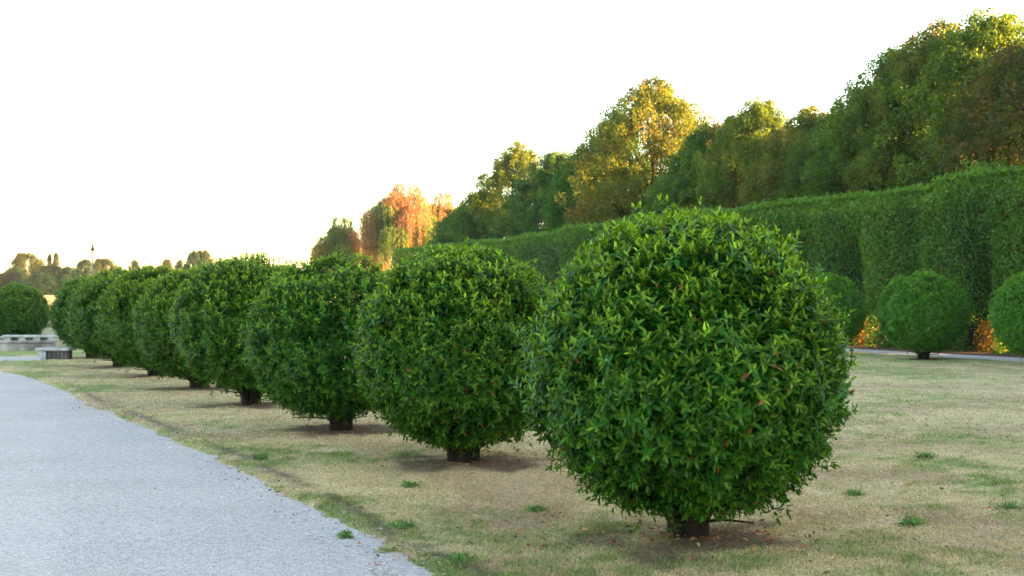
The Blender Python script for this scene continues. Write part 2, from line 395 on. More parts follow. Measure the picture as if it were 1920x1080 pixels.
def lawn_z(x, y):
    sd, e = lawn_sd(x, y)
    s, t = st(x, y)
    soil = sm(t, 23.15, 23.4)
    rag = (fbm(x * 1.6, y * 1.6, 0, 3) - .5) * .16 + (fbm(x * 7, y * 7, 3, 2) - .5) * .22
    k = sm(sd + rag, -.12, .22)
    bump = (fbm(x / .8, y / .8, 6, 3) - .5) * .05 + (fbm(x * 6, y * 6, 9, 2) - .5) * .018
    z = -.05 + k * (.085 + bump)
    z = np.maximum(z, -.05 + soil * .09)
    return z, e
def lawn_fn(x, y):
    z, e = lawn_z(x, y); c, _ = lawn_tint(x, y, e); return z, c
struct('lawn', grid_mesh('lawn', np.arange(-20, 20, .07), np.arange(4.5, 46, .07), lawn_fn, M_LAWN))
def flat(name, pts, z, mat):
    me = bpy.data.meshes.new(name); me.from_pydata([(x, y, z) for x, y in pts], [], [tuple(range(len(pts)))]); me.materials.append(mat); return me
struct('ground', (lambda: grid_mesh('ground', np.concatenate([[-3000, -1200, -500, -260], np.arange(-150, 151, 15), [260, 500, 1200, 3000]]),
       np.concatenate([[-400, -100, -30], np.arange(0, 331, 15), [450, 800, 1500, 4000]]),
       lambda x, y: (-.06 + 0 * x + 2.1 * sm(y, 105, 165) * sm(-x, 18, 32), None), M_GROUND))())
struct('gravel_path', flat('gravel_path', [(-30, -12), (8, -12), (6, 4.5), (0, 20), (-6, 34.2), (-12.3, 34.2), (-12.3, 38.3), (-40, 38.3), (-40, -12)], 0.0, M_GRAVEL))
p = [garden(-40, 21.0), garden(-40, 23.35), garden(110, 23.35), garden(110, 21.0)]
struct('hedge_path', flat('hedge_path', p, 0.0, M_GRAVEL))
p = [garden(-40, 23.3), garden(-40, 32), garden(110, 32), garden(110, 23.3)]
struct('soil', flat('soil', p, -0.03, M_SOIL))
struct('field', grid_mesh('field', np.arange(-140, -33, 4.), np.arange(108, 190, 4.), lambda x, y: (-.02 + 2.1 * sm(y, 105, 165) * sm(-x, 18, 32) + .06 + .1 * fbm(x, y), None), M_FIELD))

# grass blades and gravel chips
def blades(n, y0, y1, hl, seed, wscale=1.0, amax=.85):
    rng = np.random.default_rng(seed)
    u = rng.random(n); y = y0 * (y1 / y0) ** u
    x = np.clip(rng.normal(size=n) * .40, -amax, amax) * y
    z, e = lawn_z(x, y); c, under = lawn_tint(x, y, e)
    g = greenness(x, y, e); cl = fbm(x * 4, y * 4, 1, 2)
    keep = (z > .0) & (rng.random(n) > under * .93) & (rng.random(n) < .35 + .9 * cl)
    x, y, z, c, g, cl = x[keep], y[keep], z[keep], c[keep], g[keep], cl[keep]; n = len(x)
    base = np.stack([x, y, z - .004], 1)
    ax = unit(np.stack([rng.normal(size=n) * .75, rng.normal(size=n) * .75, np.full(n, .55) + .35 * g], 1))
    L = rng.uniform(*hl, n) * (.6 + .5 * g + .5 * cl)
    tint = c * rng.uniform(.7, 1.55, (n, 1)) * (1 + rng.normal(size=(n, 3)) * .05)
    grn = rng.random(n) < .10 + .25 * g; tint[grn] = GREEN * rng.uniform(.6, 1.5, (grn.sum(), 1))
    W = rng.uniform(.0035, .006, n) * wscale
    return leaves(base, ax, unit(rng.normal(size=(n, 3)) + [0, 0, .6]), L, W, rng.uniform(0, .6, n), np.clip(tint, .01, .8), False)
b = join([blades(640000, 6.0, 15, (.02, .042), 1), blades(210000, 15, 38, (.025, .05), 2, 2.4)])
tag(obj('grass', mesh_tris('grass', b[0], b[1], M_GRASS, b[2])), 'short dry straw-coloured grass with green patches', 'grass', kind='stuff')

def chips(n, seed):
    rng = np.random.default_rng(seed)
    y = 6.3 * (22 / 6.3) ** rng.random(n); x = -(rng.random(n)) * .46 * y + .12 * y
    e = edge_dist(x, y); keep = (e < .32) & ((e < 0.02) | (rng.random(n) < .45)); x, y, e = x[keep], y[keep], e[keep]; n = len(x)
    z, _ = lawn_z(x, y); z = np.maximum(z, 0)
    sz = rng.uniform(.003, .007, n) * (1 + .6 * (rng.random(n) < .04) + 1.7 * ((e > -.25) & (rng.random(n) < .10)))
    o = np.array([[1, 0, 0], [0, 1, 0], [-1, 0, 0], [0, -1, 0], [0, 0, 1], [.0, 0, -.3]])
    a = rng.random(n) * 6.28; sc = rng.uniform(.6, 1.3, (n, 1, 3)) * [1, 1, .55]
    v = (o[None] + rng.normal(size=(n, 6, 3)) * .15) * sc * sz[:, None, None]
    ca, sa = np.cos(a)[:, None], np.sin(a)[:, None]
    v = np.stack([v[..., 0] * ca - v[..., 1] * sa + x[:, None], v[..., 0] * sa + v[..., 1] * ca + y[:, None], v[..., 2] + z[:, None]], -1)
    f = np.array([[0, 1, 4], [1, 2, 4], [2, 3, 4], [3, 0, 4]])
    t = rng.uniform(.20, .62, (n, 1)) * np.array([1.08, .95, .92]); br = rng.random(n) < .04; t[br] *= np.array([.8, .6, .5])
    return v.reshape(-1, 3), (f[None] + (np.arange(n) * 6)[:, None, None]).reshape(-1, 3), np.repeat(t, 6, 0)
M_CHIP, nt, out = new_mat('stone_chip'); pr = N(nt, 'ShaderNodeBsdfPrincipled'); nt.links.new(attr(nt, 'tint').outputs['Color'], pr.inputs['Base Color'])
pr.inputs['Roughness'].default_value = .85; nt.links.new(pr.outputs[0], out.inputs[0])
c = chips(120000, 5)
tag(obj('gravel', mesh_tris('gravel', c[0], c[1], M_CHIP, c[2], False)), 'pale loose stone chips on the path', 'gravel', kind='stuff')

def litter():
    rng = np.random.default_rng(8); X, Y = [], []
    for i, (bx, by) in enumerate(BUSHES_ROW[:5]):
        k = [420, 170, 70, 40, 20][i]
        r = np.abs(rng.normal(size=k)) * .75 + .1; a = rng.random(k) * 6.28
        X.append(bx + .25 + r * np.cos(a) * 1.15); Y.append(by + r * np.sin(a) * .75)
    k = 260; y = 7 * (22 / 7) ** rng.random(k); X.append((rng.random(k) * .85 - .42) * y); Y.append(y)
    k = 120; q = rng.random(k) * 7; i = np.clip((q / 1.75).astype(int), 0, 4) + 2
    X.append(EDGE[i, 0] + (EDGE[i + 1, 0] - EDGE[i, 0]) * (q % 1.0) + rng.normal(size=k) * .10 + .12); Y.append(EDGE[i, 1] + (EDGE[i + 1, 1] - EDGE[i, 1]) * (q % 1.0))
    x = np.concatenate(X); y = np.concatenate(Y); z, e = lawn_z(x, y)
    keep = (e > -.3) | (rng.random(len(x)) < .12); x, y, z = x[keep], y[keep], np.maximum(z[keep], .002); n = len(x)
    a = rng.random(n) * 6.28
    ax = np.stack([np.cos(a), np.sin(a), rng.normal(size=n) * .2], 1); L = rng.uniform(.025, .06, n)
    pal = np.array([[.36, .12, .04], [.26, .07, .04], [.40, .18, .07], [.14, .07, .045], [.42, .30, .2], [.30, .10, .05]])
    t = pal[rng.integers(0, 6, n)] * rng.uniform(.6, 1.2, (n, 1))
    return leaves(np.stack([x, y, z + .018], 1), ax, unit(rng.normal(size=(n, 3)) * .5 + [0, 0, 1]), L, L * .42, rng.uniform(-.35, .35, n), t, True)
c = litter()
tag(obj('leaf_litter', mesh_tris('leaf_litter', c[0], c[1], M_DEAD, c[2])), 'brown and orange dead leaves scattered on the lawn and under the bushes', 'dead leaves', kind='stuff')

def weed(px, py, size, lab, seed, flatn=.35):
    rng = np.random.default_rng(seed); y = CAMZ * F / (py - 562); x = (px - 960) / F * y
    n = 44; a = rng.random(n) * 6.28; r = np.minimum(np.abs(rng.normal(size=n)) * .6, 1) * size
    P = np.stack([r * np.cos(a) * 1.3, r * np.sin(a), np.full(n, .0)], 1)
    A = unit(np.stack([np.cos(a) * .5, np.sin(a) * .5, np.full(n, .8)], 1) + rng.normal(size=(n, 3)) * .3)
    v, f, t = shoots(P, A, rng, 5, (.035, .065), np.array([.17, .30, .07]), np.array([.10, .20, .055]), True, (35, 80), .03, .24)
    zz, _ = lawn_z(np.array([x]), np.array([y]))
    o = obj('weed', mesh_tris('weed', v, f, M_GRASS, t), None, (x, y, max(float(zz[0]), 0) + .003)); tag(o, lab, 'weed', 'green weeds in the dry lawn')
weed(1712, 990, .10, 'bright green weed clump right of the largest bush on the dry lawn', 1)
weed(1895, 962, .12, 'green weed patch near the right edge of the lawn', 2)
weed(1600, 937, .05, 'small low weed just right of the largest bush', 3)
weed(1735, 866, .09, 'pale green weed patch in the middle of the right lawn', 4)
weed(490, 868, .05, 'little dark weed on the lawn near the path, left of the second bush', 5)
weed(768, 922, .06, 'dark weed on the dry lawn below the second bush', 6)
weed(1005, 965, .06, 'light green weed on the lawn left of the largest bush', 7)
weed(648, 1008, .018, 'tiny weed growing alone in the gravel path', 8)
weed(752, 998, .10, 'dark weed clump on the turf lip beside the gravel path', 9)
weed(860, 1065, .09, 'bushy green weed at the bottom edge of the picture beside the path', 10)

# ------------------------------------------------------------------ tall hedge
HT = 24.1
def hedge():
    rng = np.random.default_rng(4)
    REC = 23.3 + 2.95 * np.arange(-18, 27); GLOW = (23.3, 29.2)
    def top(s): return 5.15 + .30 * sm(25.3 - s, -.2, .2) * (s > 5) + .16 * (fbm(s / 3, s * 0 + 3, 0, 2) - .5) - .25 * sm(s, 45, 60)
    def inset(s, z):
        dd = np.abs(s[:, None] - REC[None]); j = np.argmin(dd, 1); d = dd[np.arange(len(s)), j]; st_ = np.where(j % 2 == 0, 1.0, .45)
        return st_ * .80 * np.exp(-(d / .40) ** 2) * (1 - sm(z, 1.8, 4.4)) + .22 * np.exp(-(d / .7) ** 2) * (1 - .5 * sm(z, 3, 5)) \
            + .34 * (fbm(s / .9 + 40, z / 1.1, 2, 3) - .5) + .16 * (vnoise(s * 3, z * 3, 5) - .5)
    g0, g1 = np.array([0.026, 0.092, 0.014]), np.array([0.11, 0.24, 0.024])
    parts = []
    def face(n, s0, s1, size, back=False):
        s = s0 + (s1 - s0) * rng.random(n); H = top(s); z = H * rng.random(n)
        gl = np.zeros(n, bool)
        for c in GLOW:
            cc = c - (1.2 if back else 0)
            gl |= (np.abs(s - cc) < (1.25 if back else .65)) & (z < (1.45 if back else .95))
        if back: k = ~gl
        else: k = np.ones(n, bool)
        s, z, H, gl = s[k], z[k], H[k], gl[k]; n = len(s)
        ins = inset(s, z) if not back else .2 * fbm(s, z)
        rnd = .3 * sm(z / H, .9, 1.0)
        tt = np.where(back, HT + 2.1 - ins, HT + ins + rnd) + rng.random(n) * (.28 if not back else .4)
        # the thin veil of leaves over the low gaps the sun shines through
        tt = np.where(gl, HT + .55 + rng.random(n) * .55, tt)
        x = O[0] + U[0] * s + V[0] * tt; y = O[1] + U[1] * s + V[1] * tt
        out = (-1 if not back else 1) * np.array([V[0], V[1], 0])
        a = unit(out * .7 + np.array([0, 0, .55]) + rng.normal(size=(n, 3)) * .6)
        L = rng.uniform(.7, 1.3, n) * size
        pl = fbm(s / 1.9 + 9, z / 2.5, 0, 2)
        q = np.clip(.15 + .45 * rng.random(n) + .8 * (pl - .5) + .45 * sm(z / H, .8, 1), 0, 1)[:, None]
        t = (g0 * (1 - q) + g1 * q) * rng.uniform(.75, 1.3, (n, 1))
        warm = rng.random(n) < .04; t[warm] = np.array([.16, .12, .03])
        if gl.any(): t[gl] = t[gl] * .25 + np.array([.24, .13, .018]) * .75  # orange sun glow painted into the tint of the veil leaves
        parts.append(leaves(np.stack([x, y, z], 1), a, unit(out + rng.normal(size=(n, 3)) * .6), L, L * .55, rng.uniform(0, .4, n), t, False))
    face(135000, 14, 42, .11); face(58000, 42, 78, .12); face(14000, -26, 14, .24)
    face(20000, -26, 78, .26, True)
    # top
    n = 42000; s = -26 + 104 * rng.random(n) ** .9; tt = HT + .15 + 1.9 * rng.random(n); z = top(s) - .15 + .18 * rng.random(n) + .1 * fbm(s * 2, tt * 2)
    x = O[0] + U[0] * s + V[0] * tt; y = O[1] + U[1] * s + V[1] * tt
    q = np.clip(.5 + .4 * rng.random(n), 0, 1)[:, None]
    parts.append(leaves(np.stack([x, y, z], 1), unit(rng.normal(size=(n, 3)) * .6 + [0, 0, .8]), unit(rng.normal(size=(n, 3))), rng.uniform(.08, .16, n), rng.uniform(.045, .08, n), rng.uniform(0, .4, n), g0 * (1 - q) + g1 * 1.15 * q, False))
    # upright shoots that have outgrown the last clipping
    n = 2200; s = 15 + 62 * rng.random(n) ** 1.35; tt = HT + .1 + .8 * rng.random(n)
    hh = rng.uniform(.08, .32, n) * (1 + 1.0 * sm(25.5 - s, 0, .3)) * sm(vnoise(s * 1.3, s * 0), .1, .8)
    for k in range(9):
        zz = top(s) - .05 + hh * k / 8
        x = O[0] + U[0] * s + V[0] * tt + rng.normal(size=n) * .012; y = O[1] + U[1] * s + V[1] * tt
        parts.append(leaves(np.stack([x, y, zz], 1), unit(rng.normal(size=(n, 3)) * .6 + [0, 0, .9]), unit(rng.normal(size=(n, 3))), rng.uniform(.06, .11, n), rng.uniform(.03, .05, n), np.full(n, .1), g1 * rng.uniform(.9, 1.35, (n, 1)), False))
    v, f, t = join(parts)
    x0, y0 = garden(30, HT)
    e = obj('hedge', None, None, (x0, y0, 0)); tag(e, 'tall clipped dark green hedge running along the far path below the trees', 'hedge')
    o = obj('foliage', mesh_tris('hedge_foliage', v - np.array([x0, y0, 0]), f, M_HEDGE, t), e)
    # added opaque filler boxes block sun and sky through the hedge, except at gaps
    bv, bf = [], []
    def box(s0, s1, t0, t1, z0, z1):
        b0 = len(bv)
        for z in (z0, z1):
            for s, t_ in ((s0, t0), (s1, t0), (s1, t1), (s0, t1)):
                gx, gy = garden(s, t_); bv.append((gx - x0, gy - y0, z))
        for q in ((0, 3, 2, 1), (4, 5, 6, 7), (0, 1, 5, 4), (1, 2, 6, 5), (2, 3, 7, 6), (3, 0, 4, 7)): bf.append([b0 + i for i in q])
    a = [(-26, 23.3 - 1.9), (23.3 + .6, 29.2 - 1.9), (29.2 + .6, 77.6)]
    for s0, s1 in a: box(s0, s1, HT + 1.15, HT + 1.75, 0, 1.32)
    box(-26, 77.6, HT + 1.15, HT + 1.75, 1.323, 4.55)
    me = bpy.data.meshes.new('hedge_filler_boxes'); me.from_pydata(bv, [], bf); me.materials.append(M_CORE); obj('inner_filler', me, e)
    tr = []
    for s in np.arange(14.45, 60, 2.95):
        gx, gy = garden(s + .1, HT + 1.0); tr.append(tube([(gx - x0, gy - y0, -.05), (gx - x0 + .03, gy - y0, 1.2), (gx - x0, gy - y0 + .05, 3.6)], [.09, .07, .04], 7))
    c = join(tr); o = obj('stems', mesh_tris('hedge_stems', c[0], c[1], M_BARK), e); o['kind'] = 'stuff'
hedge()

# ------------------------------------------------------------------ broadleaf trees
def tree_mesh(h, w, seed, n, size, z0=3.2, g0=(0.03, .075, .02), g1=(.085, .14, .03), warm=.0, warmc=(.17, .10, .04), wide=.38, sharp=.75, nl=130, lobe=(.55, 1.05), gap=0.0):
    rng = np.random.default_rng(seed)
    def prof(q):     # crown radius against height 0..1
        return w / 2 * np.where(q < wide, .72 + .28 * np.sin(q / wide * 1.57), np.clip(np.cos((q - wide) / (1 - wide) * 1.57), 0, 1) ** sharp)
    q = rng.random(nl) ** .85; a = np.arange(nl) * 2.39996 + rng.normal(size=nl) * .4
    rr = prof(q) * rng.uniform(.55, 1.0, nl); lr = rng.uniform(*lobe, nl) * (1 - .35 * q)
    C = np.stack([rr * np.cos(a), rr * np.sin(a), z0 + q * (h - z0 - .5)], 1)
    # several leaders break the top outline
    nt_ = 30; ta = rng.random(nt_) * 6.28; tr_ = rng.uniform(0, w * .32, nt_)
    T = np.stack([tr_ * np.cos(ta), tr_ * np.sin(ta), h - rng.uniform(.1, 1.1, nt_) - tr_ ** 1.5 * .75], 1)
    C = np.concatenate([C, T]); lr = np.concatenate([lr, rng.uniform(.2, .42, nt_)])
    # small ragged twig tips standing out of the surface all over
    ns_ = int(nl * 1.1); q2 = rng.random(ns_); a2 = rng.random(ns_) * 6.283; r2 = prof(q2) * rng.uniform(.92, 1.14, ns_)
    C = np.concatenate([C, np.stack([r2 * np.cos(a2), r2 * np.sin(a2), z0 + q2 * (h - z0 + .15)], 1)]); lr = np.concatenate([lr, rng.uniform(.14, .30, ns_) * max(1, size / .2)])
    wgt = lr ** 1.7; ids = rng.choice(len(C), n, p=wgt / wgt.sum())
    d = unit(rng.normal(size=(n, 3)) + [0, 0, .25]); rad = lr[ids] * (1 - .45 * rng.random(n) ** 1.7) * (1 + .25 * rng.normal(size=n) * .5)
    P = C[ids] + d * rad[:, None] * np.stack([np.ones(n), np.ones(n), np.where(lr[ids] < .45, 1.5, .85)], 1)
    # drop what sits deep inside the crown
    qq = np.clip((P[:, 2] - z0) / (h - z0), 0, 1); rp = np.hypot(P[:, 0], P[:, 1])
    keep = (rp > prof(qq) * .35) | (rng.random(n) < .35)
    if gap: keep &= (fbm(P[:, 0] / 1.1 + seed, P[:, 1] / 1.1, P[:, 2] / 1.1, 2) > gap)
    P, d, ids = P[keep], d[keep], ids[keep]; n = len(P)
    outw = unit(P - np.array([0, 0, h * .45])); A = unit(d * .5 + outw * .4 + rng.normal(size=(n, 3)) * .6 + [0, 0, -.1])
    L = rng.uniform(.7, 1.35, n) * size
    lt = rng.random(len(C))[ids]; k = np.clip(.3 + .35 * rng.random(n) + .75 * (lt - .5), 0, 1)[:, None]
    t = (np.array(g0) * (1 - k) + np.array(g1) * k) * rng.uniform(.75, 1.25, (n, 1))
    if warm:
        wm = fbm(P[:, 0] / 1.2, P[:, 1] / 1.2, P[:, 2] / 1.2 + seed, 2) + rng.normal(size=n) * .16 < warm
        t[wm] = np.array(warmc) * rng.uniform(.7, 1.3, (wm.sum(), 1))
    c = leaves(P, A, unit(d + rng.normal(size=(n, 3)) * .5), L, L * .68, rng.uniform(0, .45, n), np.clip(t, .005, 1), False)
    crown = mesh_tris('tree_crown', c[0], c[1], M_TREE, c[2])
    parts = [tube([(0, 0, -.2), (0.02, 0, 1.5), (0, .05, z0), (.1, 0, h * .55), (0, .05, h * .82)], [.24, .19, .16, .10, .03], 9)]
    for i in range(16):
        j = rng.integers(0, nl); zz = C[j][2] * rng.uniform(.5, .75); zz = max(zz, z0 * .7)
        parts.append(tube([(0, 0, zz), tuple(C[j] * [.45, .45, 0] + [0, 0, zz + (C[j][2] - zz) * .35]), tuple(C[j])], [.07, .05, .015], 5))
    tc = join(parts); trunk = mesh_tris('tree_trunk', tc[0], tc[1], M_BARK)
    return crown, trunk
TM = [tree_mesh(12, 8.0, 1, 92000, .112, nl=270, lobe=(.35, .85), g0=(.034, .088, .018), g1=(.12, .205, .028)),
      tree_mesh(12, 8.2, 2, 92000, .112, nl=270, lobe=(.35, .85), warm=.25, g0=(.04, .088, .018), g1=(.135, .19, .028), warmc=(.16, .12, .03)),
      tree_mesh(12, 7.6, 3, 68000, .12, nl=190, lobe=(.4, .9), gap=.30, g0=(.035, .088, .018), g1=(.12, .19, .028)),
      tree_mesh(12, 8.2, 4, 96000, .105, nl=280, lobe=(.3, .8), warm=.36, g0=(.035, .078, .018), g1=(.10, .15, .028), warmc=(.15, .105, .04)),
      tree_mesh(12, 7.2, 6, 82000, .112, nl=250, lobe=(.35, .85), sharp=.9, wide=.3, g0=(.028, .095, .018), g1=(.09, .21, .028))]
def tree(x, y, h, mi, wsc, rz, label, color=(1, 1, 1), group='trees in the row behind the hedge', name='broadleaf_tree', z=0):
    e = obj(name, None, None, (x, y, z), rz); k = h / 12; e.scale = (k * wsc, k * wsc, k)
    tag(e, label, 'tree', group)
    c = obj('crown', TM[mi][0], e); c.color = (*color, 1)
    obj('trunk', TM[mi][1], e); return e
def row_tree(px, ytop, tt, mi, wsc, rz, label, color=(1, 1, 1)):
    a = (px - 960) / F; T = tt + 4.74
    S = T * (.915 - .403 * a) / (.403 + .915 * a)
    Y = .915 * S + .403 * T; X = a * Y; h = (562 - ytop) * Y / F + CAMZ
    return tree(X, Y, h * .965, mi, wsc, rz, label, color)
G = (1, 1, 1)
for a in [
    (1985, 22, 29.6, 3, 1.05, 0.4, 'brown-tinged dark tree at the right edge, in front of the tallest one', (1.0, .95, 1.0)),
    (1856, 14, 30.5, 0, 1.05, 1.2, 'tallest tree, golden at its top, near the right edge of the picture', (1.05, 1.05, 1)),
    (1766, 40, 30.5, 1, .95, 2.4, 'tall tree with golden tips just left of the tallest tree', G),
    (1692, 80, 30.0, 0, .95, 3.3, 'green tree on the shoulder of the tall group at the right', (.95, 1.05, 1)),
    (1622, 165, 29.8, 2, 1.1, 4.1, 'loose dark tree whose left side ends the tall group at the right', (.95, 1, 1)),
    (1520, 200, 30.0, 1, 1.0, 5.0, 'olive tree with a golden rim between the tall group and the round-topped tree', (1.1, 1.05, 1)),
    (1572, 200, 30.6, 4, 1.0, 2.2, 'green tree with a thin golden top touching the left foot of the tall group', (1.15, 1.0, 1)),
    (1374, 214, 30.6, 3, .95, 5.7, 'olive tree filling the dip left of the round-topped tree', (1.1, 1.1, 1)),
    (1424, 180, 30.0, 0, .9, 0.9, 'round-topped tree with a golden cap in the middle of the tree row', (1.1, 1.05, 1)),
    (1322, 232, 29.5, 4, 1.05, 1.9, 'lower yellow-green tree right of the broad golden tree', (1.15, 1.05, 1)),
    (1228, 146, 30.5, 1, 1.0, 2.9, 'broad tree with the largest golden patch on its right side', (1.1, 1.05, 1)),
    (1155, 200, 31.5, 4, .8, 3.8, 'slim dark tree peeping out left behind the broad golden tree', (.8, .95, 1.1)),
    (1096, 268, 30.0, 4, 1.0, 4.6, 'slim green tree with a yellow tip, left of the slim dark tree', (.95, 1.05, 1)),
    (1046, 280, 30.0, 0, 1.05, 5.5, 'dark bluish tree right of the loose golden tree', (.72, .9, 1.25)),
    (972, 266, 31.0, 2, 1.0, 0.2, 'loose tree with sky showing through its golden right half', (1.2, 1.05, 1)),
    (915, 352, 29.5, 0, 1.25, 1.5, 'low dark green tree left of the loose golden tree', (.75, .95, 1.2)),
    (868, 380, 30.0, 4, 1.2, 2.6, 'last low tree of the row next to the weeping willow', (.8, 1, 1.2)),
]: row_tree(*a)
# the same avenue goes on to the right of the picture, and a second line stands behind it
k = 0
for s in np.arange(-44, 22.5, 4.1):
    x, y = garden(s, 29.5 + random.uniform(-.6, .6)); k += 1
    tree(x, y, random.uniform(11.5, 13), [0, 1, 3][k % 3], 1.05, random.uniform(0, 6), 'avenue tree standing outside the right edge of the picture', group='avenue trees outside the picture')
for s in np.arange(-40, 98, 4.6):
    x, y = garden(s, 38 + random.uniform(-1, 1)); k += 1
    if s > 84 or 11 < s < 27: continue
    tree(x, y, random.uniform(7.8, 9.2) + (1.3 if s > 47 else 0) - (1.8 if s > 70 else 0), [0, 1, 3, 4][k % 4], 1.15, random.uniform(0, 6), 'tree of the second line hidden behind the front row', group='second line of trees behind the front row')

# ------------------------------------------------------------------ weeping willows
def willow(px, Y, ytop, w, seed, label, ns=620, pink=.5, z0=1.5):
    rng = np.random.default_rng(seed); x, y = at(px, Y); h = (562 - ytop) * Y / F + CAMZ
    e = obj('weeping_willow', None, None, (x, y, 0)); tag(e, label, 'tree', 'weeping willows beyond the hedge')
    limbs = []; tips = []
    limbs.append(tube([(0, 0, -.2), (.1, 0, h * .2), (.25, 0, h * .4), (.0, 0, h * .62)], [.34, .28, .22, .12], 9))
    for i in range(28):
        a = i * 2.4 + rng.normal() * .3; r = w / 2 * rng.uniform(.35, .92); zt = h * (1.08 - .42 * (r / (w / 2)) ** 2.4) * rng.uniform(.70, 1.0)
        p0 = np.array([.15, 0, h * rng.uniform(.3, .5)]); p2 = np.array([r * math.cos(a), r * math.sin(a), zt - .5])
        p1 = (p0 + p2) / 2 + [0, 0, h * .08]
        limbs.append(tube([p0, p1 * .6 + p0 * .4, p1, p2 * .6 + p1 * .4, p2], [.12, .10, .075, .05, .02], 6)); tips.append((p1, p2))
    c = join(limbs); obj('trunk', mesh_tris('willow_trunk', c[0], c[1], M_BARK), e)
    P, D, T = [], [], []
    nd = max(9, int(w * 2.6)); dome = []
    for i in range(nd):
        a = i * 2.39996 + rng.normal() * .3; rr = (w / 2 - .55) * math.sqrt((i + .3) / nd)
        top = h * (1.0 - .36 * (rr / (w / 2)) ** 2) - rng.uniform(0, .13) * h - (.0 if i else 0)
        dome.append((rr * math.cos(a), rr * math.sin(a), top if i else h, rng.uniform(.75, 1.3) * w / 7 ** .9 * .95, rng.random(), rng.uniform(.8, 1.2)))
    for i in range(ns):
        dx, dy, dt, dr, ck, cm = dome[rng.integers(nd)]
        q = math.sqrt(rng.random()); ph = rng.random() * 6.283
        b = np.array([dx + dr * q * math.cos(ph), dy + dr * q * math.sin(ph), dt - .55 * dr * q ** 2.5 + rng.normal() * .08])
        ln = min((.5 + 1.9 * rng.random() + 1.1 * q * rng.random()) * h / 10, b[2] - z0)
        if ln < .3: continue
        out = unit(np.array([b[0] - dx, b[1] - dy, 0.001])); m = int(ln / .06)
        z = np.linspace(0, 1, m)[:, None]
        pts = b + out * (.28 * np.sqrt(z)) + np.array([0, 0, 1]) * (.25 * np.sin(np.minimum(z * 5, 1.0) * 3.14) - ln * z) + rng.normal(size=(m, 3)) * .035
        if ck < pink: cc = np.array([.26, .17, .105])
        elif ck < pink + .2: cc = np.array([.20, .19, .04])
        else: cc = np.array([.10, .17, .045])
        P.append(pts); T.append(np.repeat((cc * cm * rng.uniform(.8, 1.2))[None], m, 0)); D.append(np.repeat(out[None], m, 0))
    P = np.concatenate(P); T = np.concatenate(T) * rng.uniform(.8, 1.2, (len(P), 1)); D = np.concatenate(D); n = len(P)
    L = rng.uniform(.13, .24, n)
    c = leaves(P, unit(rng.normal(size=(n, 3)) * .35 + [0, 0, -1] + D * .1), unit(rng.normal(size=(n, 3))), L, L * .30, np.full(n, .1), T, False)
    obj('foliage', mesh_tris('willow_foliage', c[0], c[1], M_TREE, c[2]), e)
willow(752, 112, 344, 7.2, 1, 'tall orange-pink weeping willow left of the tree row', 2300, .52)
willow(634, 118, 408, 4.6, 2, 'smaller green weeping willow, leftmost of the willows', 1100, .06)
willow(826, 116, 362, 4.6, 3, 'yellow weeping willow between the pink one and the tree row', 900, .35)
willow(688, 122, 438, 4.6, 5, 'low reddish weeping willow between the green and the tall pink one', 800, .6)

# ------------------------------------------------------------------ far trees on the left
FT = [tree_mesh(12, 12, 11, 30000, .30, z0=.6, nl=70, lobe=(1.2, 2.2), wide=.45, sharp=.6, g0=(.022, .07, .035), g1=(.055, .125, .05)),
      tree_mesh(12, 13, 12, 26000, .32, z0=.6, nl=60, lobe=(1.2, 2.4), wide=.5, sharp=.55, warm=.30, g0=(.035, .08, .03), g1=(.09, .15, .05), warmc=(.17, .14, .05)),
      tree_mesh(12, 3.6, 13, 9000, .26, z0=.6, nl=60, lobe=(.5, .9), wide=.35, sharp=.7, g0=(.06, .08, .035), g1=(.12, .13, .05))]
def far_tree(px, Y, ytop, mi, wpx, rz, label, color=(1, 1, 1), name='far_tree'):
    base = 2.0; x = (px - 960) / F * Y
    h = (562 - ytop) * Y / F + CAMZ - base; e = obj(name, None, None, (x, Y, base - .1), rz)
    kw = wpx * Y / F / (12, 13, 3.6)[mi] * 1.02; e.scale = (kw, kw, h / 11.8); tag(e, label, 'tree', 'far trees beyond the field')
    c = obj('crown', FT[mi][0], e); c.color = (*color, 1); obj('trunk', FT_T[mi], e)
FT_T = [f[1] for f in FT]
